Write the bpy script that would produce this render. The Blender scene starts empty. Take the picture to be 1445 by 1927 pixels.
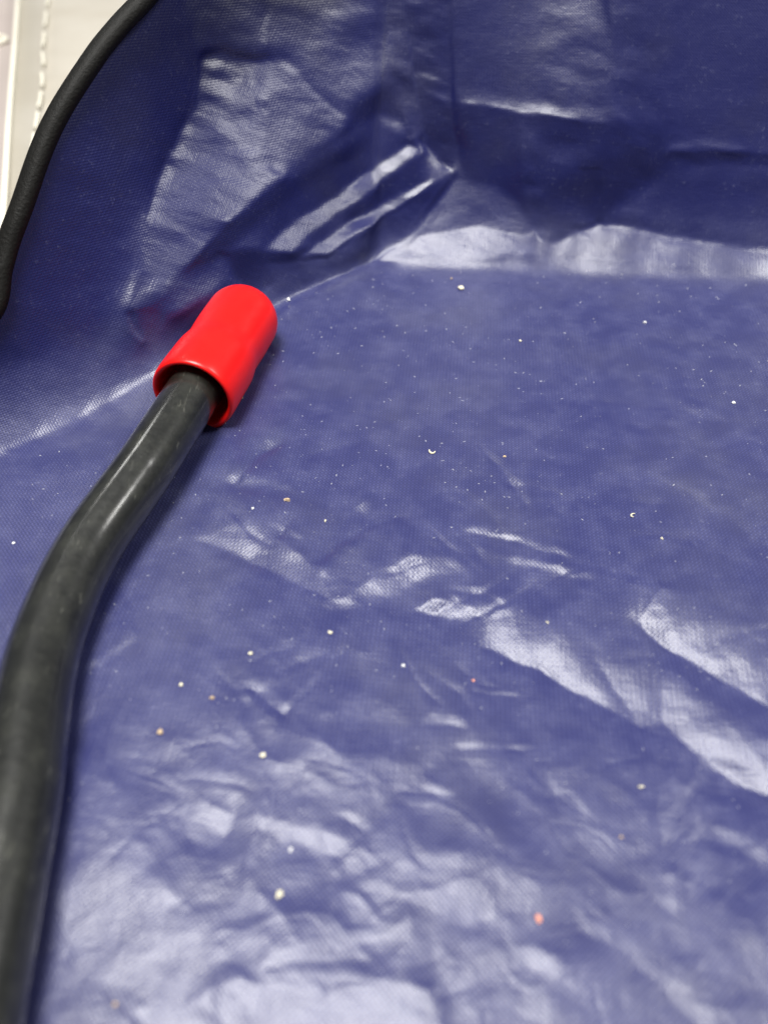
import bpy, bmesh, math, random
import numpy as np
from mathutils import Vector, Matrix

random.seed(7)
rng = np.random.default_rng(11)
S = bpy.context.scene
COL = S.collection

# ------------------------------------------------------------------ camera
H = 0.103                       # camera height above the lining floor (m)
PITCH = math.radians(45.0)
FPX = 1512.0                    # focal length in photo pixels (photo 1445 x 1927)
CX, CY = 722.5, 963.5
cam_d = bpy.data.cameras.new('camera')
cam = bpy.data.objects.new('camera', cam_d)
COL.objects.link(cam)
cam.location = (0, 0, H)
cam.rotation_euler = (math.radians(90) - PITCH, 0, 0)
cam_d.sensor_fit = 'VERTICAL'
cam_d.sensor_height = 36.0
cam_d.sensor_width = 27.0
cam_d.lens = 36.0 * FPX / 1927.0
cam_d.clip_start = 0.002
cam_d.clip_end = 50
cam_d.dof.use_dof = True
cam_d.dof.focus_distance = 0.158
cam_d.dof.aperture_fstop = 12.5
S.camera = cam

# ------------------------------------------------------------------ world and lamps (indoor: a big ceiling lamp)
w = bpy.data.worlds.new('World')
S.world = w
w.use_nodes = True
bg = w.node_tree.nodes['Background']
bg.inputs['Color'].default_value = (0.80, 0.84, 1.0, 1)
bg.inputs['Strength'].default_value = 0.17
LDIR = Vector((-0.12, -0.07, 1.0)).normalized()      # towards the ceiling lamp
LDIST = 1.25
LPOS = Vector((0.0, 0.16, 0.0)) + LDIR * LDIST
ld = bpy.data.lights.new('ceiling_lamp', 'AREA')
ld.shape = 'RECTANGLE'
ld.size, ld.size_y = 0.54, 0.48
ld.energy = 34.0
ld.color = (1.0, 0.985, 0.95)
lo = bpy.data.objects.new('ceiling_lamp', ld)
COL.objects.link(lo)
lo.location = LPOS
lo.rotation_euler = LDIR.to_track_quat('Z', 'Y').to_euler()
LDIR2 = Vector((0.66, 0.10, 0.74)).normalized()     # a second lamp further right on the same ceiling
LPOS2 = Vector((0.0, 0.16, 0.0)) + LDIR2 * 1.6
l2 = ld.copy(); l2.energy = 14.0; l2.size, l2.size_y = .30, .26
lo2 = bpy.data.objects.new('ceiling_lamp', l2); COL.objects.link(lo2)
lo2.location = LPOS2
lo2.rotation_euler = LDIR2.to_track_quat('Z', 'Y').to_euler()
l3 = ld.copy(); l3.energy = 1.3; l3.size, l3.size_y = .16, .16      # third, fainter lamp, further back to the left
lo3 = bpy.data.objects.new('ceiling_lamp', l3); COL.objects.link(lo3)
LDIR3 = Vector((-0.40, 0.62, 0.67)).normalized()
lo3.location = Vector((0.0, 0.16, 0.0)) + LDIR3 * 1.5
lo3.rotation_euler = LDIR3.to_track_quat('Z', 'Y').to_euler()
S.view_settings.view_transform = 'Standard'
S.view_settings.look = 'None'
S.view_settings.exposure = -0.07
S.view_settings.gamma = 1.0
S.render.engine = 'CYCLES'
S.cycles.max_bounces = 6

# ------------------------------------------------------------------ pixel <-> place
cp, sp_ = math.cos(PITCH), math.sin(PITCH)
def rays(u, v):
    a = np.asarray(u, float) - CX
    b = CY - np.asarray(v, float)
    return np.stack([a, FPX * cp + b * sp_, -FPX * sp_ + b * cp], -1) / FPX
def at_z(u, v, z):
    d = rays(u, v)
    t = (z - H) / d[..., 2]
    p = d * t[..., None] if d.ndim > 1 else d * t
    p = p + np.array([0, 0, H])
    return p
def to_px(P):
    q = np.asarray(P, float) - np.array([0, 0, H])
    zc = q[..., 1] * cp - q[..., 2] * sp_
    return CX + FPX * q[..., 0] / zc, CY - FPX * (q[..., 1] * sp_ + q[..., 2] * cp) / zc

# ------------------------------------------------------------------ noise helpers
def vnoise(x, y, seed):
    xi = np.floor(x).astype(np.int64); yi = np.floor(y).astype(np.int64)
    fx = x - xi; fy = y - yi
    fx = fx * fx * fx * (fx * (fx * 6 - 15) + 10); fy = fy * fy * fy * (fy * (fy * 6 - 15) + 10)
    def h(a, b):
        n = (a * 374761393 + b * 668265263 + seed * 144665) & 0x7fffffff
        n = ((n ^ (n >> 13)) * 1274126177) & 0x7fffffff
        return ((n ^ (n >> 16)) & 0xffff) / 32767.5 - 1
    return ((h(xi, yi) * (1 - fx) + h(xi + 1, yi) * fx) * (1 - fy)
            + (h(xi, yi + 1) * (1 - fx) + h(xi + 1, yi + 1) * fx) * fy)
def fbm(x, y, seed, o=4, g=0.5):
    s = 0; a = 1; n = 0
    for k in range(o):
        s = s + a * vnoise(x * 2 ** k + 17.3 * k, y * 2 ** k - 9.1 * k, seed + k); n += a; a *= g
    return s / n
def sstep(a, b, x):
    t = np.clip((x - a) / (b - a), 0, 1)
    return t * t * (3 - 2 * t)

# ------------------------------------------------------------------ base form of the bag: floor, left wall, back wall
AL, AB = math.tan(math.radians(73)), math.tan(math.radians(62))
pa = np.array([-0.746, 1.209]) * H; pb = np.array([-0.02, 1.92]) * H
dl = (pb - pa) / np.linalg.norm(pb - pa); nl = np.array([-dl[1], dl[0]])      # outward of the left wall
qa = np.array([0.0, 1.885]) * H; qb = np.array([0.95, 1.815]) * H
db = (qb - qa) / np.linalg.norm(qb - qa); nb = np.array([-db[1], db[0]])
def smax(a, b, k):
    h = np.clip(0.5 + 0.5 * (a - b) / k, 0, 1)
    return b * (1 - h) + a * h + k * h * (1 - h)
def base_z(x, y):
    wl = AL * ((x - pa[0]) * nl[0] + (y - pa[1]) * nl[1])
    wb = AB * ((x - qa[0]) * nb[0] + (y - qa[1]) * nb[1])
    o = np.zeros_like(x)
    return smax(smax(wl, o, 0.036), smax(wb, o, 0.019), 0.003)
def cast(u, v):
    d = rays(u, v)
    lo_ = np.zeros(d.shape[:-1]); hi = np.full(d.shape[:-1], np.nan)
    prev = lo_.copy()
    for t in np.linspace(0.05, 0.75, 110):
        x = d[..., 0] * t; y = d[..., 1] * t; z = H + d[..., 2] * t
        below = (z < base_z(x, y)) & np.isnan(hi)
        hi = np.where(below, t, hi)
        lo_ = np.where(np.isnan(hi), t, lo_)
    hi = np.where(np.isnan(hi), 0.75, hi)
    for _ in range(24):
        m = 0.5 * (lo_ + hi)
        b = (H + d[..., 2] * m) < base_z(d[..., 0] * m, d[..., 1] * m)
        hi = np.where(b, m, hi); lo_ = np.where(b, lo_, m)
    return d * hi[..., None] + np.array([0, 0, H])

# ------------------------------------------------------------------ creases, traced as lines and facets lying on the cloth
ST = 4
U0, U1, V0, V1 = -120, 1568, -120, 2052
gu = np.arange(U0, U1, ST); gv = np.arange(V0, V1, ST)
GU, GV = np.meshgrid(gu, gv)
warpx = 7 * fbm(GU / 60, GV / 60, 3) + 1.6 * fbm(GU / 17, GV / 17, 4)
warpy = 7 * fbm(GU / 60, GV / 60, 5) + 1.6 * fbm(GU / 17, GV / 17, 6)
calm = 1 - .85 * sstep(640, 700, GU) * sstep(-900, -850, -GU) * sstep(-400, -330, -GV)
WU, WV = GU + warpx * calm, GV + warpy * calm
T = np.zeros(GU.shape)                     # facet tilt, 1 = turned so far that it mirrors the lamp
HH = np.zeros(GU.shape)                    # direct relief in metres

def _box(pts, m):
    p = np.array(pts, float)
    x0, y0 = p.min(0) - m - 16; x1, y1 = p.max(0) + m + 16
    i0 = max(0, int((y0 - V0) / ST)); i1 = min(len(gv), int((y1 - V0) / ST) + 2)
    j0 = max(0, int((x0 - U0) / ST)); j1 = min(len(gu), int((x1 - U0) / ST) + 2)
    return slice(i0, i1), slice(j0, j1)
def _sd(pts, X, Y):
    """unsigned distance, side sign and position along a polyline"""
    best = np.full(X.shape, 1e9); side = np.zeros(X.shape); pos = np.zeros(X.shape)
    p = np.array(pts, float); L = np.linalg.norm(np.diff(p, axis=0), axis=1); tot = L.sum(); acc = 0
    for a, b, l in zip(p[:-1], p[1:], L):
        d = (b - a) / l
        s = np.clip((X - a[0]) * d[0] + (Y - a[1]) * d[1], 0, l)
        ex = X - a[0] - d[0] * s; ey = Y - a[1] - d[1] * s
        r = np.hypot(ex, ey); c = d[0] * (Y - a[1]) - d[1] * (X - a[0])
        m = r < best
        best = np.where(m, r, best); side = np.where(m, np.sign(c), side); pos = np.where(m, (acc + s) / tot, pos)
        acc += l
    return best, side, pos
def band(pts, up, dn, amp, e0=0.15, e1=0.15, tgt=None, tent=False):
    """a crease: tilt amp on it, fading over `up` px on its upper / left-hand side and `dn` px on the other"""
    s = _box(pts, max(up, dn))
    d, sd, pos = _sd(pts, WU[s], WV[s])
    wd = np.where(sd > 0, dn, up)
    f = np.clip(1 - d / wd, 0, 1); f = f ** 1.4 if tent else f * f * (3 - 2 * f)
    f = f * sstep(0, e0 + 1e-6, pos) * sstep(0, e1 + 1e-6, 1 - pos)
    (T if tgt is None else tgt)[s] += amp * f
def facet(pts, soft, amp, tgt=None):
    s = _box(pts, soft)
    X, Y = WU[s], WV[s]
    d, _, _ = _sd(list(pts) + [pts[0]], X, Y)
    ins = np.zeros(X.shape, bool); n = len(pts)
    for i in range(n):
        (x0, y0), (x1, y1) = pts[i], pts[(i + 1) % n]
        if y0 == y1: continue
        c = ((y0 > Y) != (y1 > Y)) & (X < (x1 - x0) * (Y - y0) / (y1 - y0) + x0)
        ins ^= c
    sdv = np.where(ins, d, -d)
    (T if tgt is None else tgt)[s] += amp * sstep(-soft * 0.5, soft * 0.5, sdv)

# --- floor of the bag
band([(860, 1000), (960, 1017), (1085, 1055)], 16, 5, .75)
band([(850, 1012), (1080, 1068), (1290, 1112)], 7, 14, -.55)
band([(940, 1050), (1030, 1070), (1130, 1098)], 22, 12, .5)
facet([(645, 1128), (690, 1090), (770, 1050), (850, 1050), (875, 1075), (790, 1092), (720, 1112)], 26, .75)
facet([(783, 1142), (812, 1127), (865, 1136), (900, 1157), (850, 1160)], 10, .9)
facet([(365, 1012), (440, 985), (560, 1040), (640, 1130), (600, 1112), (500, 1062)], 18, .6)
facet([(640, 970), (700, 935), (685, 968)], 12, .55)
band([(520, 995), (545, 1004), (570, 1014)], 9, 6, .5)
band([(585, 1075), (640, 1020), (700, 990), (770, 976)], 8, 22, -.85)
band([(370, 1020), (500, 1070), (640, 1136)], 8, 20, -.4)
facet([(600, 1130), (650, 1120), (680, 1130), (640, 1145)], 12, .5)
band([(900, 1203), (1000, 1240), (1100, 1295), (1212, 1352), (1238, 1332), (1300, 1392), (1380, 1452), (1460, 1486)], 115, 7, 1.0, .02, .0)
band([(890, 1215), (1000, 1252), (1100, 1307), (1212, 1362), (1300, 1405)], 5, 60, -.6)
band([(1195, 1155), (1232, 1190), (1320, 1250), (1400, 1300), (1470, 1340)], 120, 6, 1.0, .03, 0)
band([(1190, 1165), (1232, 1202), (1320, 1262), (1400, 1312), (1470, 1352)], 5, 48, -.6, .1, 0)
facet([(1330, 1400), (1470, 1400), (1470, 1490), (1390, 1462), (1340, 1425)], 30, .35)
band([(1040, 742), (1200, 758), (1330, 788), (1460, 800)], 26, 5, .30)
band([(1040, 752), (1200, 768), (1330, 798), (1460, 812)], 5, 26, -.25)
facet([(685, 1655), (760, 1605), (850, 1598), (1000, 1640), (1045, 1700), (940, 1702), (880, 1722), (800, 1690), (720, 1685)], 40, .5)
band([(685, 1660), (730, 1680), (775, 1684)], 18, 7, .5)
band([(850, 1450), (960, 1560), (1060, 1640), (1110, 1668)], 25, 45, -.6)
band([(1085, 1738), (1180, 1785), (1240, 1840), (1290, 1890), (1345, 1935)], 62, 10, .7, .05, 0)
band([(1080, 1752), (1170, 1797), (1230, 1852), (1290, 1915)], 6, 70, -.4)
band([(820, 1870), (920, 1822), (1000, 1800), (1055, 1835)], 36, 16, .75)
band([(870, 1905), (950, 1862), (1040, 1858), (1100, 1920)], 12, 50, -.45)
facet([(408, 1862), (450, 1842), (520, 1848), (600, 1872), (720, 1842), (810, 1862), (840, 1960), (430, 1960)], 26, .6)
band([(480, 1832), (560, 1815), (640, 1808), (760, 1830)], 10, 30, -.65)
band([(480, 1825), (600, 1782), (740, 1752)], 26, 8, .55)
facet([(285, 1630), (312, 1720), (380, 1740), (405, 1835), (310, 1927), (230, 1890), (150, 1800), (110, 1690), (190, 1590)], 60, .45)
facet([(40, 1790), (140, 1835), (230, 1905), (260, 1960), (40, 1960)], 24, -.6)
facet([(370, 1505), (405, 1575), (425, 1560), (432, 1530)], 16, .7)
facet([(478, 1532), (545, 1545), (535, 1564), (490, 1556)], 12, .75)
facet([(335, 1450), (375, 1500), (355, 1460)], 12, .4)
facet([(150, 1480), (230, 1500), (320, 1580), (280, 1620), (180, 1560)], 50, .3)
facet([(110, 1390), (170, 1400), (205, 1470), (120, 1450)], 30, -.6)
band([(150, 1268), (205, 1235), (265, 1195)], 18, 10, .45)
band([(195, 1180), (240, 1120), (262, 1085)], 6, 6, .3)
facet([(1235, 1655), (1265, 1640), (1295, 1662), (1260, 1675)], 18, .6)
facet([(1320, 1535), (1440, 1580), (1430, 1600), (1340, 1560)], 24, .5)
facet([(1410, 1600), (1460, 1570), (1470, 1625), (1430, 1620)], 14, .7)
facet([(1290, 1580), (1390, 1620), (1440, 1680), (1330, 1640)], 40, -.45)
facet([(1240, 1690), (1330, 1700), (1470, 1780), (1470, 1900), (1330, 1800)], 60, .4)
band([(1160, 1400), (1250, 1480), (1360, 1540)], 30, 30, -.3)
band([(800, 1340), (840, 1352), (885, 1362)], 20, 9, .5)
band([(880, 1290), (930, 1298), (990, 1306)], 8, 5, .4)
band([(640, 1200), (620, 1270), (610, 1350)], 30, 26, -.3)
facet([(800, 1395), (900, 1370), (980, 1420), (900, 1470)], 60, .18)
band([(1130, 590), (1300, 640), (1460, 650)], 60, 60, -.15)
band([(1180, 880), (1300, 930), (1400, 1000), (1460, 1060)], 40, 8, .35, .2, 0)
band([(1290, 1000), (1350, 1050), (1400, 1100)], 8, 30, -.4, .2, .2)
band([(840, 760), (960, 800), (1080, 830)], 26, 8, .25, .3, .3)
band([(800, 840), (900, 815), (960, 820)], 10, 26, -.25, .3, .3)
band([(1100, 1230), (1160, 1300), (1200, 1345)], 10, 26, -.45, .2, .1)
band([(1210, 1180), (1230, 1260), (1235, 1330)], 24, 18, -.5, .1, .1)
band([(560, 1230), (600, 1180), (625, 1140)], 14, 30, -.35, .2, .1)
band([(420, 1380), (470, 1310), (540, 1270)], 24, 10, .3, .2, .2)
band([(650, 1560), (720, 1500), (800, 1440), (840, 1390)], 26, 12, .4, .2, .2)
band([(620, 1640), (670, 1580), (690, 1560)], 18, 16, -.4, .2, .2)
band([(690, 1860), (760, 1790), (820, 1760)], 14, 40, -.35, .2, .2)
band([(520, 640), (640, 590), (760, 560)], 35, 28, .40)
band([(540, 690), (680, 640), (800, 600)], 20, 20, -.2)
band([(430, 860), (560, 820), (700, 800)], 22, 16, .22)
band([(420, 905), (470, 912), (560, 930)], 16, 8, .35)
band([(420, 920), (560, 948), (700, 965)], 6, 20, -.3)
# --- foot of the back wall
band([(985, 300), (1015, 400), (1031, 460)], 14, 12, -.5)
band([(1035, 459), (1075, 430), (1130, 412)], 16, 8, -.7)
facet([(800, 430), (860, 335), (930, 350), (985, 400), (1005, 440)], 24, .35)
band([(1130, 408), (1270, 438), (1460, 466)], 30, 6, -.4, .1, 0)
facet([(720, 492), (790, 440), (900, 430), (1000, 440), (1031, 462), (1075, 440), (1130, 414), (1270, 447), (1460, 478), (1460, 522), (1250, 497), (1050, 476), (900, 486)], 14, 1.15)
# --- back wall
band([(850, 188), (960, 207), (1155, 238)], 34, 5, .55)
band([(850, 196), (960, 216), (1155, 247)], 4, 40, -.30)
facet([(1030, -80), (1110, -80), (1145, 120), (1150, 232), (1030, 215), (1015, 100)], 50, .42)
facet([(1020, 275), (1100, 275), (1070, 330), (1040, 330)], 50, .22)
facet([(1150, -60), (1230, -60), (1240, 330), (1140, 400)], 40, -.4)
band([(1240, 292), (1330, 290), (1460, 297)], 8, 26, -.8, .1, 0)
band([(1240, 280), (1330, 276), (1420, 284)], 22, 5, .35)
facet([(1132, 410), (1142, 300), (1160, 240), (1235, 255), (1255, 322), (1185, 368)], 40, -.35)
facet([(978, 240), (1008, 290), (1032, 461), (1002, 425), (985, 350)], 14, -.5)
facet([(1260, 330), (1460, 320), (1460, 455), (1280, 435), (1145, 408)], 40, -.12)
band([(870, -60), (880, 120), (890, 260)], 30, 60, .15)
# --- left wall
facet([(405, 110), (450, 95), (525, 118), (505, 230), (522, 330), (400, 425), (300, 535), (232, 582), (262, 480), (286, 372), (330, 280), (388, 205)], 26, 1.15)
facet([(520, 110), (560, 110), (645, 235), (520, 330)], 30, .55)
band([(370, 60), (395, 130), (380, 210), (325, 280), (283, 375), (262, 470), (228, 585)], 40, 6, -.5)
band([(492, 130), (502, 240), (506, 330)], 8, 8, -.6)
band([(545, 100), (600, 175), (655, 232)], 10, 12, .55)
facet([(375, -80), (700, -80), (735, 150), (640, 200), (540, 90), (450, 80), (390, 90)], 40, .42)
band([(520, 90), (524, 50), (535, -20)], 8, 8, .5)
band([(228, 590), (240, 625), (268, 648)], 14, 6, .45)
facet([(245, 590), (300, 560), (300, 600), (268, 640)], 20, -.4)
band([(-80, 822), (60, 795), (180, 765), (290, 700), (390, 635)], 50, 40, .12, .1, .1)
band([(-80, 862), (60, 830), (200, 770), (300, 700)], 26, 26, -.55, .1, .1)
band([(-80, 870), (60, 840), (200, 810), (280, 770)], 26, 40, -.40)
facet([(170, 280), (225, 240), (235, 300), (210, 360)], 40, .22)
facet([(100, 300), (170, 250), (240, 480), (180, 560), (120, 450)], 60, -.1)
# --- fold tucked into the corner
facet([(486, 470), (520, 440), (690, 325), (770, 272), (792, 286), (700, 352), (585, 432), (535, 474)], 16, .95)
facet([(560, 480), (620, 440), (700, 396), (847, 318), (765, 382), (650, 448), (600, 484)], 14, .95)
facet([(500, 502), (600, 494), (700, 424), (848, 326), (745, 455), (640, 505), (515, 565)], 14, -.8)
facet([(236, 580), (330, 510), (400, 470), (425, 520), (360, 570), (300, 605)], 24, .45)
band([(330, 530), (450, 420), (560, 340), (700, 262)], 26, 26, -.45)
facet([(706, -90), (752, -90), (775, 120), (797, 252), (772, 264), (742, 150)], 12, .6)
facet([(752, -90), (838, -90), (846, 200), (850, 318), (800, 264), (775, 120)], 22, -.9)
facet([(60, 330), (250, 90), (385, 40), (378, 200), (283, 365), (226, 575), (180, 640), (-80, 720), (-80, 500)], 40, -.15)

band([(480, 580), (560, 545), (640, 512), (735, 468)], 34, 10, -1.1, .1, .15)
# short tension creases, each with one crisp side
rc_ = np.random.default_rng(21)
for k in range(120):
    u = rc_.uniform(160, 1460); v = rc_.uniform(640, 1940)
    if v < 560 + .25 * (u - 500) or (u < 420 and v < 1180) or u < 330 - .17 * (v - 1000) - 60: continue
    if abs(T[int((v - V0) / ST), int((u - U0) / ST)]) > .3: continue
    ang = math.radians(rc_.normal(22, 22) if u > 640 else rc_.normal(-30, 35))
    L_ = rc_.uniform(70, 260); bend = rc_.normal(0, .16) * L_
    dx, dy = math.cos(ang), math.sin(ang)
    pl = [(u - dx * L_ / 2, v - dy * L_ / 2), (u - dx * L_ * .1 - dy * bend * .8, v - dy * L_ * .1 + dx * bend * .8), (u + dx * L_ * .15 - dy * bend, v + dy * L_ * .15 + dx * bend), (u + dx * L_ / 2, v + dy * L_ / 2)]
    am = rc_.uniform(.18, .5) * (1 if v > 900 else .6)
    band(pl, rc_.uniform(10, 34), 4, am, .3, .3)
    band([(a, b + 7) for a, b in pl], 4, rc_.uniform(8, 26), -am * .8, .3, .3)
# direct relief: the pleat stands proud
def tin(pts, tris):
    for t_ in tris:
        (x0, y0, h0), (x1, y1, h1), (x2, y2, h2) = [pts[k] for k in t_]
        de = (y1 - y2) * (x0 - x2) + (x2 - x1) * (y0 - y2)
        a_ = ((y1 - y2) * (GU - x2) + (x2 - x1) * (GV - y2)) / de
        b_ = ((y2 - y0) * (GU - x2) + (x0 - x2) * (GV - y2)) / de
        c_ = 1 - a_ - b_
        m = (a_ >= -1e-6) & (b_ >= -1e-6) & (c_ >= -1e-6)
        HH[m] = (a_ * h0 + b_ * h1 + c_ * h2)[m] * 1.2e-3
band([(790, -120), (808, 120), (822, 235), (850, 321)], 48, 42, -.0085, .01, .30, HH, True)
def soften(A, n):
    for _ in range(n):
        B = np.pad(A, 1, mode='edge')
        A = (B[:-2, 1:-1] + B[2:, 1:-1] + B[1:-1, :-2] + B[1:-1, 2:] + 2 * A) / 6
    return A
tin([(484, 472, 1.6), (772, 268, 2.0), (849, 320, 2.2), (600, 470, 3.2), (380, 470, 0), (560, 300, 0), (705, 215, 0), (490, 585, -2.2), (640, 508, -3.4), (745, 462, -2.0), (866, 326, 0), (850, 250, 0), (500, 618, 0), (652, 534, 0), (775, 478, 0)],
    [(4, 5, 0), (5, 1, 0), (5, 6, 1), (0, 1, 3), (1, 2, 3), (0, 3, 7), (3, 8, 7), (3, 2, 8), (2, 9, 8), (2, 10, 9), (1, 6, 11), (1, 11, 2), (2, 11, 10), (4, 0, 7), (7, 8, 12), (8, 13, 12), (8, 9, 13), (9, 14, 13), (9, 10, 14), (4, 7, 12)])
HH = soften(HH, 6)
pleat = np.clip(soften((abs(HH) > 1e-4).astype(float), 6), 0, 1)
band([(1150, -100), (1150, 100), (1146, 320), (1131, 405)], 150, 130, .0030, .05, .25, HH)

# crumple: small random facets, stronger towards the near end of the floor
near = sstep(900, 1700, GV)
mid = sstep(480, 700, GV) * (GU > -200)
gx_r = np.zeros(T.shape); gy_r = np.zeros(T.shape)
for cell, a_far, a_near, sd in ((130, .05, .34, 1), (66, .06, .30, 2), (28, .06, .08, 3)):
    cu = (GU + 1.6 * cell * .35 * fbm(GU / cell, GV / cell, 40 + sd)) / cell
    cv = (GV + 1.6 * cell * .35 * fbm(GU / cell, GV / cell, 50 + sd)) / cell * 1.15
    r2 = np.random.default_rng(100 + sd)
    tabx = r2.uniform(-1, 1, (64, 64)); taby = r2.uniform(-1, 1, (64, 64)); jx = r2.uniform(.1, .9, (64, 64)); jy = r2.uniform(.1, .9, (64, 64))
    bi = np.floor(cu).astype(int); bj = np.floor(cv).astype(int)
    best = np.full(T.shape, 9.); vx = np.zeros(T.shape); vy = np.zeros(T.shape)
    for di in (-1, 0, 1):
        for dj in (-1, 0, 1):
            ii = (bi + di) % 64; jj = (bj + dj) % 64
            dd = (cu - bi - di - jx[ii, jj]) ** 2 + (cv - bj - dj - jy[ii, jj]) ** 2
            m = dd < best
            best = np.where(m, dd, best); vx = np.where(m, tabx[ii, jj], vx); vy = np.where(m, taby[ii, jj], vy)
    a = a_far + (a_near - a_far) * (.35 * sstep(800, 950, GV) * sstep(150, 400, GU) + .65 * near) * (1 - .65 * sstep(380, 480, GU) * sstep(-900, -760, -GU) * sstep(1200, 1260, GV) * sstep(-1600, -1480, -GV))
    gx_r += vx * a * .6; gy_r += vy * a
gy_r += .10 * fbm(GU / 130, GV / 60, 70, 4) * (1 + near) + .10 * near * fbm(GU / 30, GV / 24, 75, 3)

# --- turn tilts into heights: least-squares relief over the sheet
PB = cast(GU, GV)
def ddu(a): return np.gradient(a, ST, axis=1)
def ddv(a): return np.gradient(a, ST, axis=0)
Pu, Pv = ddu(PB), ddv(PB)
mu_ = np.linalg.norm(Pu, axis=-1); mv_ = np.linalg.norm(Pv, axis=-1)
N = np.cross(Pv, Pu); N /= np.linalg.norm(N, axis=-1, keepdims=True)
N = np.where((N[..., 2:3] < 0), -N, N)
eye = np.array([0, 0, H]) - PB; eye /= np.linalg.norm(eye, axis=-1, keepdims=True)
tol = np.array(LPOS) - PB; tol /= np.linalg.norm(tol, axis=-1, keepdims=True)
tol2 = np.array(LPOS2) - PB; tol2 /= np.linalg.norm(tol2, axis=-1, keepdims=True)
lw_ = (sstep(-720, -600, -GU) * sstep(-680, -580, -GV))[..., None]
tol = tol * (1 - lw_) + tol2 * lw_; tol /= np.linalg.norm(tol, axis=-1, keepdims=True)
half = eye + tol; half /= np.linalg.norm(half, axis=-1, keepdims=True)
tu = Pu / mu_[..., None]
tv = Pv - tu * (Pv * tu).sum(-1, keepdims=True); tv /= np.linalg.norm(tv, axis=-1, keepdims=True)
hn = np.clip((half * N).sum(-1), .35, 1)
su = -(half * tu).sum(-1) / hn; sv = -(half * tv).sum(-1) / hn       # slopes that would mirror the lamp
mag = np.hypot(su, sv)
lim = np.minimum(1, .85 / np.maximum(mag, 1e-6))
dirx, diry = su / np.maximum(mag, 1e-6), sv / np.maximum(mag, 1e-6)
tilt = np.maximum(mag * lim, .16)
T = T * (1 + .75 * fbm(GU / 60 + GV / 90, GV / 26 - GU / 60, 610, 4))       # broken, streaky facets
nz = .26 * np.minimum(1, .00022 / mv_) * (1 - .8 * pleat) * (1 - .6 * np.clip(abs(T), 0, 1))
p = T * tilt * dirx + gx_r * nz
q = T * tilt * diry + gy_r * nz
ny, nx = T.shape
def mirror(a, su_, sv_):
    t = np.concatenate([a, su_ * a[:, ::-1]], 1)
    return np.concatenate([t, sv_ * t[::-1]], 0)
ku = 2 * np.pi * np.fft.fftfreq(2 * nx, ST)[None, :]; kv = 2 * np.pi * np.fft.fftfreq(2 * ny, ST)[:, None]
LAM, MUR = .35, (2 * np.pi / 1100.) ** 2
den = LAM * ku ** 2 + kv ** 2 + MUR
def relief(p_, q_):
    FU = np.fft.fft2(mirror(p_ * mu_, -1, 1)); FV = np.fft.fft2(mirror(q_ * mv_, 1, -1))
    return np.real(np.fft.ifft2((-1j * ku * LAM * FU - 1j * kv * FV) / den))[:ny, :nx]
# connected crumple creases: ridged relief, strongest at the near end
def ridged(sx_, sy_, deg, seed):
    a_ = math.radians(deg); X = (GU * math.cos(a_) + GV * math.sin(a_)); Y = (-GU * math.sin(a_) + GV * math.cos(a_))
    X = X + 40 * fbm(GU / 150, GV / 150, seed + 20, 2); Y = Y + 40 * fbm(GU / 150, GV / 150, seed + 30, 2)
    return -np.abs(vnoise(X / sx_, Y / sy_, seed)) - .45 * np.abs(vnoise(X / sx_ * 2.1 + 9, Y / sy_ * 2.1, seed + 1))
wn = (.05 + .20 * sstep(850, 1000, GV) * sstep(200, 420, GU) + .75 * near) * (1 - .75 * np.clip(abs(T), 0, 1)) * sstep(560, 760, GV)
HH = HH + wn * (.00050 * ridged(330, 170, 28, 300) + .00010 * ridged(150, 90, -32, 320))
pt, qt = p.copy(), q.copy()
wgt = np.clip(abs(T) * 1.3, 0, 1)
for _ in range(9):                         # firm up the facets that the smoothing gave away
    R0 = relief(p, q) + HH
    p = p + .7 * wgt * (pt - ddu(R0) / mu_); q = q + .7 * wgt * (qt - ddv(R0) / mv_)
REL = relief(p, q) + HH
fade = (sstep(U0, U0 + 100, GU) * sstep(-U1, -U1 + 100, -GU) * sstep(V0, V0 + 100, GV) * sstep(-V1, -V1 + 100, -GV))
REL = REL * fade
print('relief range mm', REL.min() * 1e3, REL.max() * 1e3)

def bilin(A, u, v):
    x = np.clip((u - U0) / ST, 0, nx - 1.001); y = np.clip((v - V0) / ST, 0, ny - 1.001)
    i = y.astype(int); j = x.astype(int); fx = x - j; fy = y - i
    return (A[i, j] * (1 - fx) + A[i, j + 1] * fx) * (1 - fy) + (A[i + 1, j] * (1 - fx) + A[i + 1, j + 1] * fx) * fy

# ------------------------------------------------------------------ materials
def mat(name):
    m = bpy.data.materials.new(name); m.use_nodes = True
    nt = m.node_tree
    return m, nt, nt.nodes['Principled BSDF']
def nd(nt, typ, **kw):
    n = nt.nodes.new(typ)
    for k, v_ in kw.items(): setattr(n, k, v_)
    return n
def noise(nt, vec, scale, detail=4, rough=.5):
    n = nd(nt, 'ShaderNodeTexNoise')
    n.inputs['Scale'].default_value = scale; n.inputs['Detail'].default_value = detail; n.inputs['Roughness'].default_value = rough
    if vec is not None: nt.links.new(vec, n.inputs['Vector'])
    return n.outputs['Fac']
def ramp(nt, fac, stops):
    r = nd(nt, 'ShaderNodeValToRGB'); e = r.color_ramp.elements
    while len(e) < len(stops): e.new(.5)
    for k, (pos, c) in enumerate(stops):
        e[k].position = pos; e[k].color = (c, c, c, 1) if isinstance(c, (int, float)) else (*c, 1)
    nt.links.new(fac, r.inputs['Fac'])
    return r.outputs['Color']
def math_(nt, op, a, b=None):
    n = nd(nt, 'ShaderNodeMath', operation=op)
    for i, x in enumerate((a, b)):
        if x is None: continue
        if isinstance(x, (int, float)): n.inputs[i].default_value = x
        else: nt.links.new(x, n.inputs[i])
    return n.outputs[0]
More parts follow.
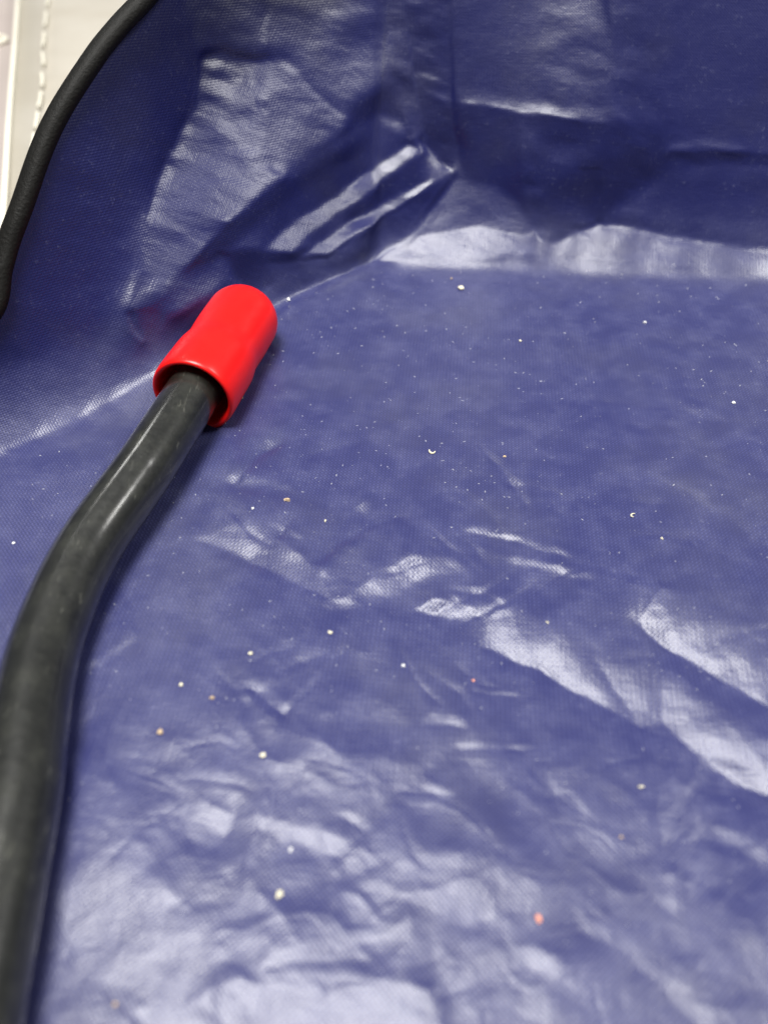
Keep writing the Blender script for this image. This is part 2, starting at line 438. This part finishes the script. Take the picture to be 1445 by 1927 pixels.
def mixc(nt, fac, a, b):
    n = nd(nt, 'ShaderNodeMix', data_type='RGBA')
    if isinstance(fac, (int, float)): n.inputs['Factor'].default_value = fac
    else: nt.links.new(fac, n.inputs['Factor'])
    for nm, x in (('A', a), ('B', b)):
        s_ = [i for i in n.inputs if i.name == nm and i.type == 'RGBA'][0]
        if isinstance(x, tuple): s_.default_value = (*x, 1)
        else: nt.links.new(x, s_)
    return [o for o in n.outputs if o.type == 'RGBA'][0]
def bump(nt, h, strength, dist, prev=None):
    b = nd(nt, 'ShaderNodeBump'); b.inputs['Strength'].default_value = strength; b.inputs['Distance'].default_value = dist
    nt.links.new(h, b.inputs['Height'])
    if prev is not None: nt.links.new(prev, b.inputs['Normal'])
    return b.outputs['Normal']

# coated blue nylon
M_NYLON, nt, bs = mat('coated_blue_nylon')
uv = nd(nt, 'ShaderNodeUVMap', uv_map='cloth').outputs['UV']
sep = nd(nt, 'ShaderNodeSeparateXYZ'); nt.links.new(uv, sep.inputs[0])
PITCH_T = 0.00072
wx = math_(nt, 'SINE', math_(nt, 'MULTIPLY', sep.outputs[0], 2 * math.pi / PITCH_T))
wy = math_(nt, 'SINE', math_(nt, 'MULTIPLY', sep.outputs[1], 2 * math.pi / PITCH_T))
wv = math_(nt, 'MULTIPLY', wx, wy)
wv = math_(nt, 'ADD', wv, math_(nt, 'MULTIPLY', wx, .35))
n_big = noise(nt, uv, 28, 5, .6)
n_mid = noise(nt, uv, 160, 5, .6)
n_fine = noise(nt, uv, 900, 4, .7)
dirt = ramp(nt, n_big, [(.48, 0.), (.72, 1.)])
col = mixc(nt, dirt, (.0052, .0072, .072), (.012, .013, .060))
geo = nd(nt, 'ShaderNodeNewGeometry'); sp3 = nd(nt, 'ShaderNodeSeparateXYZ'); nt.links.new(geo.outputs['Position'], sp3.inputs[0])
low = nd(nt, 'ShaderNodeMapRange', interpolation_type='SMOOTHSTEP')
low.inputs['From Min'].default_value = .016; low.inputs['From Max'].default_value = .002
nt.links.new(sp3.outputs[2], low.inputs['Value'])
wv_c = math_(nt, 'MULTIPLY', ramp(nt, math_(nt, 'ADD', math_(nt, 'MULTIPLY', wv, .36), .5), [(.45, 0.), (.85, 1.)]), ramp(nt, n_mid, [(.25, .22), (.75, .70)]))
wv_c = math_(nt, 'MULTIPLY', wv_c, math_(nt, 'ADD', .12, math_(nt, 'MULTIPLY', low.outputs[0], .88)))  # weave lightening mostly on the floor; colours the walls darker, as if shaded
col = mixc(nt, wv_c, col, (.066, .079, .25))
chalk = math_(nt, 'MULTIPLY', ramp(nt, n_fine, [(.57, 0.), (.76, 1.)]), ramp(nt, n_mid, [(.42, 0.), (.70, .55)]))
col = mixc(nt, chalk, col, (.16, .17, .27))
# fine dust film on the flat bottom, also painting in the floor's pale sheen
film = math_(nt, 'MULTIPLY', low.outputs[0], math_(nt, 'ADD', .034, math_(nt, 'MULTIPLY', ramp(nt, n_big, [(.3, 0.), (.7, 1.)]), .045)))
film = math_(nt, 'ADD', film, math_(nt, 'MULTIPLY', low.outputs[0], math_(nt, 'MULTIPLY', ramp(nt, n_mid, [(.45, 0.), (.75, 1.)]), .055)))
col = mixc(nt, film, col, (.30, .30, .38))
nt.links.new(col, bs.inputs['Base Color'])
ro = math_(nt, 'ADD', math_(nt, 'MULTIPLY', n_mid, .18), .48)
nt.links.new(ro, bs.inputs['Roughness'])
bs.inputs['Specular IOR Level'].default_value = .12
bs.inputs['Coat Weight'].default_value = .85
nt.links.new(math_(nt, 'ADD', math_(nt, 'MULTIPLY', n_mid, .12), .27), bs.inputs['Coat Roughness'])
bs.inputs['IOR'].default_value = 1.5
b1 = bump(nt, n_mid, .12, .0012)
b2 = bump(nt, n_fine, .10, .0003, b1)
def streak(sx_, sy_):
    mp = nd(nt, 'ShaderNodeMapping'); mp.inputs['Scale'].default_value = (sx_, sy_, 1)
    nt.links.new(uv, mp.inputs['Vector'])
    return noise(nt, mp.outputs[0], 1, 3, .6)
thr = math_(nt, 'ADD', streak(2100, 330), streak(330, 2100))
b2c = bump(nt, wv, .17, .00006, bump(nt, thr, .13, .00022, b2))
b2 = bump(nt, thr, .22, .00022, b2)
b3 = bump(nt, wv, .42, .00006, b2)
nt.links.new(b3, bs.inputs['Normal']); nt.links.new(b2c, bs.inputs['Coat Normal'])

# black painted steel
M_ROD, nt, bs = mat('black_painted_steel')
tc = nd(nt, 'ShaderNodeTexCoord').outputs['Object']
n1 = noise(nt, tc, 260, 5, .65); n2 = noise(nt, tc, 800, 4, .65)
mp = nd(nt, 'ShaderNodeMapping'); mp.inputs['Rotation'].default_value = (0, 0, -.75); mp.inputs['Scale'].default_value = (1900, 260, 600)
nt.links.new(tc, mp.inputs['Vector'])
scuff = math_(nt, 'MULTIPLY', ramp(nt, noise(nt, mp.outputs[0], 1, 3, .6), [(.60, 0.), (.72, 1.)]), ramp(nt, n1, [(.45, 0.), (.65, .75)]))
rc0 = mixc(nt, ramp(nt, n1, [(.42, 0.), (.75, 1.)]), (.009, .0095, .008), (.022, .023, .018))
nt.links.new(mixc(nt, scuff, rc0, (.105, .105, .088)), bs.inputs['Base Color'])
nt.links.new(math_(nt, 'ADD', math_(nt, 'MULTIPLY', n1, .30), .30), bs.inputs['Roughness'])
bs.inputs['Specular IOR Level'].default_value = .22
bs.inputs['Coat Weight'].default_value = 1.0; nt.links.new(math_(nt, 'ADD', math_(nt, 'MULTIPLY', n2, .20), .06), bs.inputs['Coat Roughness'])
nt.links.new(bump(nt, n2, .24, .0003, bump(nt, n1, .09, .0010)), bs.inputs['Normal'])

M_RED, nt, bs = mat('red_vinyl')
tc = nd(nt, 'ShaderNodeTexCoord').outputs['Object']
n1 = noise(nt, tc, 90, 4, .5)
nt.links.new(mixc(nt, n1, (.70, .006, .005), (.82, .010, .008)), bs.inputs['Base Color'])
nt.links.new(math_(nt, 'ADD', math_(nt, 'MULTIPLY', n1, .20), .24), bs.inputs['Roughness'])
bs.inputs['Subsurface Weight'].default_value = .10
bs.inputs['Specular IOR Level'].default_value = .35
bs.inputs['Subsurface Radius'].default_value = (1, .15, .1)
bs.inputs['Subsurface Scale'].default_value = .002
nt.links.new(bump(nt, n1, .15, .0015), bs.inputs['Normal'])

M_PIPE, nt, bs = mat('black_binding')
tc = nd(nt, 'ShaderNodeTexCoord').outputs['Object']
n1 = noise(nt, tc, 1500, 3, .6)
nt.links.new(mixc(nt, n1, (.002, .002, .0017), (.007, .0065, .005)), bs.inputs['Base Color'])
bs.inputs['Roughness'].default_value = .6; bs.inputs['Specular IOR Level'].default_value = .18
nt.links.new(bump(nt, n1, .5, .0003), bs.inputs['Normal'])

def simple(name, c0, c1, scale, rough, bm=.15, dist=.001):
    m, nt, bs = mat(name)
    tc = nd(nt, 'ShaderNodeTexCoord').outputs['Object']
    n1 = noise(nt, tc, scale, 4, .55)
    nt.links.new(mixc(nt, ramp(nt, n1, [(.3, 0.), (.7, 1.)]), c0, c1), bs.inputs['Base Color'])
    bs.inputs['Roughness'].default_value = rough
    nt.links.new(bump(nt, n1, bm, dist), bs.inputs['Normal'])
    return m
M_SHEET = simple('milky_vinyl', (.40, .365, .30), (.48, .45, .39), 18, .35)
M_HEM = simple('milky_vinyl_hem', (.66, .63, .52), (.72, .69, .59), 60, .35)
M_TABLE = simple('pale_table', (.35, .30, .275), (.40, .35, .32), 12, .5)
M_CREAM = simple('cream_crumb', (.72, .66, .45), (.85, .80, .62), 2500, .7, .4, .0003)
M_WHITE = simple('white_crumb', (.80, .80, .80), (.9, .9, .86), 2500, .6, .4, .0003)
M_TAN = simple('tan_crumb', (.42, .30, .18), (.60, .46, .30), 2500, .7, .4, .0003)
M_PINK = simple('pink_crumb', (.85, .28, .18), (.80, .42, .30), 2500, .6, .4, .0003)
M_DUST = simple('dust', (.19, .20, .29), (.42, .42, .45), 3000, .8)

# ------------------------------------------------------------------ object helpers
def link(name, me, m, parent=None, smooth=True):
    o = bpy.data.objects.new(name, me); COL.objects.link(o)
    if m is not None: me.materials.append(m)
    if smooth: me.polygons.foreach_set('use_smooth', [True] * len(me.polygons))
    if parent is not None: o.parent = parent
    return o
def thing(name, label, cat, loc=(0, 0, 0), group=None):
    o = bpy.data.objects.new(name, None); COL.objects.link(o); o.location = loc; o.empty_display_size = .01
    o['label'] = label; o['category'] = cat
    if group: o['group'] = group
    return o
def tag(o, label, cat, group=None):
    o['label'] = label; o['category'] = cat
    if group: o['group'] = group
def catmull(P, n):
    P = [np.array(p_, float) for p_ in P]; P = [2 * P[0] - P[1]] + P + [2 * P[-1] - P[-2]]
    out = []
    for i in range(1, len(P) - 2):
        for k in range(n):
            t = k / n
            out.append(.5 * ((2 * P[i]) + (P[i + 1] - P[i - 1]) * t + (2 * P[i - 1] - 5 * P[i] + 4 * P[i + 1] - P[i + 2]) * t * t + (3 * P[i] - P[i - 1] - 3 * P[i + 1] + P[i + 2]) * t ** 3))
    out.append(P[-2]); return out
def tube(name, pts, rad, seg, m, parent=None, cap=True, origin=(0, 0, 0)):
    og = np.array(origin); bm = bmesh.new(); rings = []
    up = np.array([0, 0, 1.])
    n = len(pts)
    for i, p_ in enumerate(pts):
        d = pts[min(i + 1, n - 1)] - pts[max(i - 1, 0)]; d = d / np.linalg.norm(d)
        a = np.cross(d, up); a /= np.linalg.norm(a); b = np.cross(a, d)
        r = rad(i / (n - 1)) if callable(rad) else rad
        ring = []
        for k in range(seg):
            th = 2 * math.pi * k / seg
            rr = r(th) if callable(r) else r
            ring.append(bm.verts.new(p_ - og + rr * (math.cos(th) * a + math.sin(th) * b)))
        rings.append(ring)
    for r0, r1 in zip(rings[:-1], rings[1:]):
        for k in range(seg):
            bm.faces.new((r0[k], r0[(k + 1) % seg], r1[(k + 1) % seg], r1[k]))
    if cap:
        bm.faces.new(rings[0][::-1]); bm.faces.new(rings[-1])
    bmesh.ops.recalc_face_normals(bm, faces=bm.faces)
    me = bpy.data.meshes.new(name); bm.to_mesh(me); bm.free()
    return link(name, me, m, parent)

# ------------------------------------------------------------------ the setting behind: table top
bm = bmesh.new()
for z in (-.004, -.034):
    vs = [bm.verts.new((x, y, z)) for x, y in ((-1.2, -.6), (1.2, -.6), (1.2, 1.4), (-1.2, 1.4))]
    bm.faces.new(vs if z > -.02 else vs[::-1])
bm.verts.ensure_lookup_table()
for k in range(4):
    bm.faces.new((bm.verts[k], bm.verts[k + 4], bm.verts[(k + 1) % 4 + 4], bm.verts[(k + 1) % 4]))
bmesh.ops.recalc_face_normals(bm, faces=bm.faces)
me = bpy.data.meshes.new('table_top'); bm.to_mesh(me); bm.free()
tt = link('table_top', me, M_TABLE, smooth=False); tt['kind'] = 'structure'

# ------------------------------------------------------------------ the blue bag
bag = thing('nylon_bag', 'large dark blue coated nylon bag lying open, creased inside, with black bound edge', 'bag', (0, .15, 0))
PIPE = [(420, -190), (335, -80), (266, 4), (222, 54), (178, 106), (122, 195), (76, 290), (38, 395), (20, 450), (2, 505), (-26, 600)]
for sb in (.14, .40, .75, 1.05, 1.35):           # the bound edge runs on to the left, outside the frame
    zb = .0178
    q2 = pa + dl * H * (.05 - sb) + nl * (zb / AL)
    uu, vv_ = to_px(np.array([q2[0], q2[1], zb])); PIPE.append((float(uu), float(vv_)))
ppx = catmull(PIPE, 10)
fine = 3.0
def axis(a, b, lo_ext, hi_ext):
    core = np.arange(a, b + .1, fine)
    def ext(L):
        o = []; s = fine; x = 0
        while x < L: s *= 1.16; s = min(s, 90); x += s; o.append(x)
        return np.array(o)
    return np.concatenate([a - ext(lo_ext)[::-1], core, b + ext(hi_ext)])
mu = axis(-30, 1475, 2600, 1500); mv = axis(-30, 1957, 330, 1500)
MU, MV = np.meshgrid(mu, mv)
B3 = cast(MU, MV)
dr = bilin(REL, MU, MV)
inside = (MU > U0) & (MU < U1 - ST) & (MV > V0) & (MV < V1 - ST)
dr = np.where(inside, dr, 0)
in_f = (sstep(U0, U0 + 100, MU) * sstep(-U1, -U1 + 100, -MU) * sstep(V0, V0 + 100, MV) * sstep(-V1, -V1 + 100, -MV))
dr = dr + (1 - in_f) * .0022 * fbm(B3[..., 0] * 45 + B3[..., 2] * 20, B3[..., 1] * 45, 400, 4)
gu3 = np.gradient(B3, mu, axis=1); gv3 = np.gradient(B3, mv, axis=0)
NN = np.cross(gv3, gu3); NN /= np.linalg.norm(NN, axis=-1, keepdims=True); NN = np.where(NN[..., 2:3] < 0, -NN, NN)
CL = B3 + NN * dr[..., None]
# unrolled cloth coordinates for the weave
eps = 1e-4
gx = (base_z(B3[..., 0] + eps, B3[..., 1]) - base_z(B3[..., 0] - eps, B3[..., 1])) / (2 * eps)
gy = (base_z(B3[..., 0], B3[..., 1] + eps) - base_z(B3[..., 0], B3[..., 1] - eps)) / (2 * eps)
gm = np.hypot(gx, gy) + 1e-9
UVX = B3[..., 0] + gx / gm * B3[..., 2] * .75; UVY = B3[..., 1] + gy / gm * B3[..., 2] * .75
ca, sa = math.cos(.10), math.sin(.10)
UVX, UVY = ca * UVX - sa * UVY, sa * UVX + ca * UVY
# keep what lies right of the bound edge
px_v = np.array([q_[1] for q_ in ppx]); px_u = np.array([q_[0] for q_ in ppx])
lim_u = np.interp(MV, px_v, px_u)
keep = MU >= lim_u
ccell = keep[:-1, :-1] & keep[1:, :-1] & keep[:-1, 1:] & keep[1:, 1:]
ids = np.arange(MU.size).reshape(MU.shape)
quads = np.stack([ids[:-1, :-1], ids[1:, :-1], ids[1:, 1:], ids[:-1, 1:]], -1)[ccell]
used = np.unique(quads); remap = np.full(MU.size, -1); remap[used] = np.arange(len(used))
quads = remap[quads]
verts = CL.reshape(-1, 3)[used] - np.array([0, .15, 0])
me = bpy.data.meshes.new('lining')
me.vertices.add(len(verts)); me.vertices.foreach_set('co', verts.ravel())
me.loops.add(quads.size); me.loops.foreach_set('vertex_index', quads.ravel().astype(np.int32))
me.polygons.add(len(quads)); me.polygons.foreach_set('loop_start', np.arange(0, quads.size, 4, dtype=np.int32))
me.polygons.foreach_set('loop_total', np.full(len(quads), 4, dtype=np.int32))
me.update(); me.validate()
ul = me.uv_layers.new(name='cloth')
uvv = np.stack([UVX.ravel()[used], UVY.ravel()[used]], -1)[quads.ravel()]
ul.data.foreach_set('uv', uvv.ravel().astype(np.float32))
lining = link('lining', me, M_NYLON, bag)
def on_cloth(u, v):
    j = int(np.argmin(abs(mu - u))); i = int(np.argmin(abs(mv - v)))
    a = CL[i, j + 1] - CL[i, j - 1]; b = CL[i + 1, j] - CL[i - 1, j]
    n = np.cross(b, a); n /= np.linalg.norm(n)
    if n[2] < 0: n = -n
    return CL[i, j], n
# bound edge: a padded black binding tape round the mouth of the bag
pp = []
for (u, v) in ppx:
    if v < -60 and False: continue
    q_ = cast(np.array([[u]]), np.array([[v]]))[0, 0]
    pp.append(q_)
pp = [np.array(q_) for q_ in pp]
tube('binding', [q_ - np.array([0, .15, 0]) for q_ in pp], lambda t: (lambda th:   .0020 + .00012 * math.sin(37 * t + th) + .0003 * math.cos(2 * th)), 20, M_PIPE, bag)

# ------------------------------------------------------------------ black rod with its red cap
RODPX = [(372, 728, .0090), (287, 860, .0078), (254, 908, .0073), (192, 994, .0065), (160, 1045, .0061), (128, 1108, .0058), (90, 1204, .0055), (66, 1298, .0055), (50, 1400, .0055), (36, 1500, .0055), (-6, 1700, .0055), (-48, 1900, .0055), (-120, 2250, .0055)]
mouth = at_z(361.0, 748.0, .0086); tipp = at_z(483.0, 561.0, .0088)
ax = (tipp - mouth); ax /= np.linalg.norm(ax)
RP = [at_z(float(u), float(v), z) for u, v, z in RODPX]
start = RP[0] + ax * .016
rod = thing('steel_rod', 'bent black steel rod lying on the blue lining, its end in a red cap', 'rod', tuple(at_z(183., 1003., 0)))
og = np.array(rod.location)
cr = catmull([start, RP[0] + ax * .006] + RP, 10)
tube('shaft', cr, .0052, 40, M_ROD, rod, True, og)
# cap: revolved shell, open at the mouth, domed at the far end, slightly dented
Lc = .0315
prof_o = [(0.0, .0079), (.0006, .00835), (.004, .00838), (.008, .00825), (.0125, .0084), (.0152, .00765), (.018, .00775), (.022, .0079), (.0275, .0078)]
for k in range(1, 11):
    th = k / 10 * math.pi / 2
    prof_o.append((.0275 + .0069 * math.sin(th), .0023 + .0056 * math.cos(th) if k < 10 else .0016))
prof_o.append((.0344, .0))
prof_i = [(.0004, .0072), (.0012, .0069), (.006, .0067), (.014, .0062), (.020, .0058), (.0201, .0)]
up = np.array([0, 0, 1.]); sx = np.cross(ax, up); sx /= np.linalg.norm(sx); sz = np.cross(sx, ax)
bm = bmesh.new(); SEG = 64
def ring_at(t, r):
    if r == 0: return [bm.verts.new(mouth + ax * t - og)]
    o = []
    for k in range(SEG):
        th = 2 * math.pi * k / SEG
        rr = r * (1 + .020 * math.sin(2 * th + 1.2) * math.exp(-((t - .012) / .006) ** 2) - .030 * math.exp(-((t - .014) / .003) ** 2) * math.exp(-((th - 2.3) / .5) ** 2))
        o.append(bm.verts.new(mouth + ax * t + rr * (math.cos(th) * sx + math.sin(th) * sz) - og))
    return o
seq = [ring_at(*a) for a in prof_i[::-1]] + [ring_at(*a) for a in prof_o]
for r0, r1 in zip(seq[:-1], seq[1:]):
    for k in range(SEG):
        k2 = (k + 1) % SEG
        if len(r0) == 1: bm.faces.new((r0[0], r1[k2], r1[k]))
        elif len(r1) == 1: bm.faces.new((r0[k], r0[k2], r1[0]))
        else: bm.faces.new((r0[k], r0[k2], r1[k2], r1[k]))
bmesh.ops.recalc_face_normals(bm, faces=bm.faces)
me = bpy.data.meshes.new('cap'); bm.to_mesh(me); bm.free()
capo = link('cap', me, M_RED, rod); capo['label'] = 'red soft vinyl end cap pushed over the rod'
sm = capo.modifiers.new('sub', 'SUBSURF'); sm.levels = 1; sm.render_levels = 1

# ------------------------------------------------------------------ milky vinyl sheet behind the bag, with a stitched hem
def rib(name, pxs, wd, th, z, m, parent, og):
    """a flat strip following pixels on a plane at height z, given width and thickness"""
    P = [at_z(float(u), float(v), z) for u, v in pxs]
    bm = bmesh.new(); R = []
    for i, p_ in enumerate(P):
        d = P[min(i + 1, len(P) - 1)] - P[max(i - 1, 0)]; d /= np.linalg.norm(d); a = np.array([d[1], -d[0], 0])
        R.append([bm.verts.new(p_ + a * wd * s_ + np.array([0, 0, t_]) - og) for s_, t_ in ((-.5, 0), (.5, 0), (.42, th), (-.42, th))])
    for r0, r1 in zip(R[:-1], R[1:]):
        for k in range(4): bm.faces.new((r0[k], r0[(k + 1) % 4], r1[(k + 1) % 4], r1[k]))
    bm.faces.new(R[0][::-1]); bm.faces.new(R[-1])
    bmesh.ops.recalc_face_normals(bm, faces=bm.faces)
    me = bpy.data.meshes.new(name); bm.to_mesh(me); bm.free()
    return link(name, me, m, parent, False)
vs_loc = at_z(60., 200., 0.)
sheet = thing('vinyl_sheet', 'milky cream vinyl sheet with stitched hem on the table behind the bag edge', 'sheet', tuple(vs_loc))
og2 = np.array(vs_loc)
edge = [(40, -260), (38, 0), (33, 80), (27, 160), (21, 250), (17, 330), (12, 420), (6, 520)]
ZS = 0.0
EP = [at_z(float(u), float(v), ZS) for u, v in edge]
bm = bmesh.new(); top = []; bot = []
for q_ in EP:
    row = []
    for k in range(13):
        f = k / 12
        row.append(q_ + np.array([f * .30, 0, .0016 * math.sin(f * 9 + q_[1] * 14) * f]))
    top.append([bm.verts.new(r - og2 + np.array([0, 0, .0012])) for r in row]); bot.append([bm.verts.new(r - og2) for r in row])
for i in range(len(EP) - 1):
    for k in range(12):
        bm.faces.new((top[i][k], top[i][k + 1], top[i + 1][k + 1], top[i + 1][k])); bm.faces.new((bot[i][k], bot[i + 1][k], bot[i + 1][k + 1], bot[i][k + 1]))
    bm.faces.new((top[i][0], top[i + 1][0], bot[i + 1][0], bot[i][0])); bm.faces.new((top[i][12], bot[i][12], bot[i + 1][12], top[i + 1][12]))
for i in (0, len(EP) - 1):
    for k in range(12): bm.faces.new((top[i][k], top[i][k + 1], bot[i][k + 1], bot[i][k]))
bmesh.ops.recalc_face_normals(bm, faces=bm.faces)
me = bpy.data.meshes.new('sheet_panel'); bm.to_mesh(me); bm.free()
link('sheet_panel', me, M_SHEET, sheet)
rib('hem_edge', edge, .0019, .0028, ZS + .0002, M_HEM, sheet, og2)
STITCH = [((91, -12), (90, 14)), ((88, 26), (85, 52)), ((84, 66), (82, 90)), ((81, 104), (83, 126)), ((80, 142), (81, 166)), ((79, 178), (74, 206)), ((73, 216), (68, 246)), ((66, 256), (62, 284))]
for a, b in STITCH:
    m_ = ((a[0] + b[0]) / 2 + 1.5, (a[1] + b[1]) / 2)
    rib('stitch', [a, m_, b], .0011, .0012, ZS + .0018, M_HEM, sheet, og2)

# round ring lying on the table at the far left
rc = at_z(-34., 76., -.003)
re_ = at_z(12., 76., -.003)
rr = float(np.linalg.norm(re_ - rc))
ring_pts = [np.array([rr * math.cos(a), rr * math.sin(a) * .62, 0]) for a in np.linspace(0, 2 * math.pi, 49)]
rg = tube('ring', ring_pts, .0012, 10, M_HEM, None, False); rg.location = tuple(rc)
tag(rg, 'pale cream ring on the table left of the vinyl sheet', 'ring')

# ------------------------------------------------------------------ crumbs on the lining
def crumb_mesh(name, seed, m, curl=False, flat=.55):
    r = random.Random(seed)
    bm = bmesh.new()
    if curl:
        pts = [np.array([.5 * math.cos(a), .42 * math.sin(a), .04 + .06 * math.sin(2 * a)]) for a in np.linspace(-2.6, .3 + r.random(), 9)]
        rings = []
        for i, p_ in enumerate(pts):
            d = pts[min(i + 1, 8)] - pts[max(i - 1, 0)]; d /= np.linalg.norm(d); a = np.cross(d, [0, 0, 1.]); a /= np.linalg.norm(a); b = np.cross(a, d)
            rd = .17 * (1 - .55 * abs(i - 4) / 4)
            rings.append([bm.verts.new(p_ + rd * (math.cos(t) * a + math.sin(t) * b)) for t in (0, 1.257, 2.513, 3.77, 5.03)])
        for r0, r1 in zip(rings[:-1], rings[1:]):
            for k in range(5): bm.faces.new((r0[k], r0[(k + 1) % 5], r1[(k + 1) % 5], r1[k]))
        bm.faces.new(rings[0][::-1]); bm.faces.new(rings[-1])
    else:
        bmesh.ops.create_icosphere(bm, subdivisions=2, radius=.5)
        ph = [r.uniform(0, 6) for _ in range(6)]
        for v_ in bm.verts:
            c = v_.co
            k = 1 + .16 * math.sin(6 * c.x + ph[0]) + .15 * math.sin(7 * c.y + ph[1]) + .14 * math.sin(8 * c.z + ph[2]) + r.uniform(-.22, .22)
            v_.co = Vector((c.x * k, c.y * k * (.62 + .3 * (ph[3] / 6)), c.z * k * flat))
    bmesh.ops.recalc_face_normals(bm, faces=bm.faces)
    me = bpy.data.meshes.new(name); bm.to_mesh(me); bm.free()
    return me
CR = [
 (525, 1683, 24, 'cream', 0, 'largest cream crumb, at the near end of the lining'),
 (1015, 1727, 20, 'pink', 0, 'orange pink crumb beside a pale crease near the bottom'),
 (622, 1188, 13, 'cream', 0, 'round bright cream crumb just below the forked crease in the middle'),
 (472, 1229, 14, 'cream', 0, 'oval cream crumb left of the round bright one'),
 (343, 1291, 12, 'cream', 0, 'cream crumb right of the bent part of the rod'),
 (302, 1379, 18, 'tan', 0, 'yellowish elongated crumb near the lower rod'),
 (496, 1421, 15, 'cream', 0, 'pale round crumb alone in the lower middle'),
 (546, 1595, 13, 'white', 0, 'white crumb above the largest cream crumb'),
 (1207, 1480, 15, 'cream', 0, 'bright cream flake at the right below the long diagonal crease'),
 (1170, 1572, 10, 'tan', 0, 'small yellowish crumb below the bright flake at the right'),
 (890, 1276, 9, 'pink', 0, 'tiny red speck below the diagonal crease in the middle'),
 (812, 853, 20, 'cream', 1, 'pale curled fibre in the middle of the lining'),
 (1191, 972, 16, 'cream', 1, 'cream curled flake at the right above the diagonal creases'),
 (868, 545, 18, 'cream', 0, 'clump of cream crumb below the bright fold at the back'),
 (848, 527, 8, 'tan', 0, 'tan crumb touching the cream clump at the back'),
 (539, 568, 11, 'white', 0, 'white grain beside the tip of the red cap'),
 (540, 946, 16, 'tan', 0, 'brown flake on the lining between rod and forked crease'),
 (477, 962, 10, 'white', 0, 'whitish grain left below the brown flake'),
 (612, 981, 9, 'cream', 0, 'cream grain above the forked crease'),
 (978, 644, 9, 'cream', 0, 'yellow grain in the far middle of the lining'),
 (1212, 608, 10, 'white', 0, 'slim white grain at the far right of the lining'),
 (1376, 764, 10, 'white', 0, 'white grain on the faint crease at the far right'),
 (1244, 1014, 9, 'cream', 0, 'cream grain below the curled flake at the right'),
 (948, 863, 9, 'tan', 0, 'olive grain right of the pale curled fibre'),
 (1028, 1174, 8, 'cream', 0, 'pale grain above the bright diagonal crease'),
 (760, 1247, 10, 'white', 0, 'white grain right of the round bright crumb'),
 (455, 760, 14, 'tan', 0, 'grey brown crumb against the lower side of the red cap'),
 (28, 1023, 9, 'white', 0, 'white grain on the lining left of the rod'),
 (399, 1313, 13, 'tan', 0, 'dull tan crumb right of the cream one near the rod'),
 (216, 1890, 15, 'tan', 0, 'brown crumb at the lower left beside a dark crease'),
]
mats = dict(cream=M_CREAM, white=M_WHITE, tan=M_TAN, pink=M_PINK)
for k, (u, v, s, c, curl, lab) in enumerate(CR):
    P_, n_ = on_cloth(u, v)
    zc = P_[1] * cp - (P_[2] - H) * sp_
    sz_ = .64 * s * zc / FPX
    me = crumb_mesh('crumb', 30 + k, mats[c], bool(curl))
    o = link('fibre' if 'fibre' in lab else 'crumb', me, mats[c], None, bool(curl))
    o.scale = (sz_, sz_, sz_)
    o.rotation_mode = 'QUATERNION'
    o.rotation_quaternion = Vector(n_).to_track_quat('Z', 'Y') @ Matrix.Rotation(random.uniform(0, 6), 3, 'Z').to_quaternion()
    o.location = Vector(P_ + n_ * sz_ * (.20 if not curl else .10))
    tag(o, lab, 'crumb', 'crumbs on the lining')

# dust: countless tiny flecks and fibres on the floor of the bag
r = np.random.default_rng(5)
vv = []; ff = []
cnt = 0
while cnt < 1900:
    u = r.uniform(60, 1445); v = r.uniform(490, 1900)
    dens = (1.0 if v < 950 else .42 if v < 1350 else .20) * (.35 + .9 * max(0, float(fbm(np.array([u / 120.]), np.array([v / 120.]), 91)[0]) + .4))
    if r.uniform() > dens: continue
    if (v < 560 and u < 700) or (v < 840 and u < 420): continue
    P_, n_ = on_cloth(u, v)
    zc = P_[1] * cp - (P_[2] - H) * sp_
    big = r.uniform() ** 4
    L_ = (1.4 + 6.0 * big) * zc / FPX; W_ = min(L_ * r.uniform(.2, .7), 2.6 * zc / FPX)
    a = np.cross(n_, [math.cos(t_ := r.uniform(0, 6.28)), math.sin(t_), 0]); a /= np.linalg.norm(a); b = np.cross(n_, a)
    h = n_ * W_ * .45; i0 = len(vv)
    vv += [P_ + a * L_ * .5, P_ + b * W_ * .5, P_ - a * L_ * .5, P_ - b * W_ * .5, P_ + h]
    ff += [(i0, i0 + 1, i0 + 4), (i0 + 1, i0 + 2, i0 + 4), (i0 + 2, i0 + 3, i0 + 4), (i0 + 3, i0, i0 + 4)]
    cnt += 1
me = bpy.data.meshes.new('dust'); me.from_pydata([tuple(x) for x in vv], [], ff)
du = link('dust', me, M_DUST, None, False); du['kind'] = 'stuff'
du['label'] = 'pale dust flecks scattered over the blue lining'
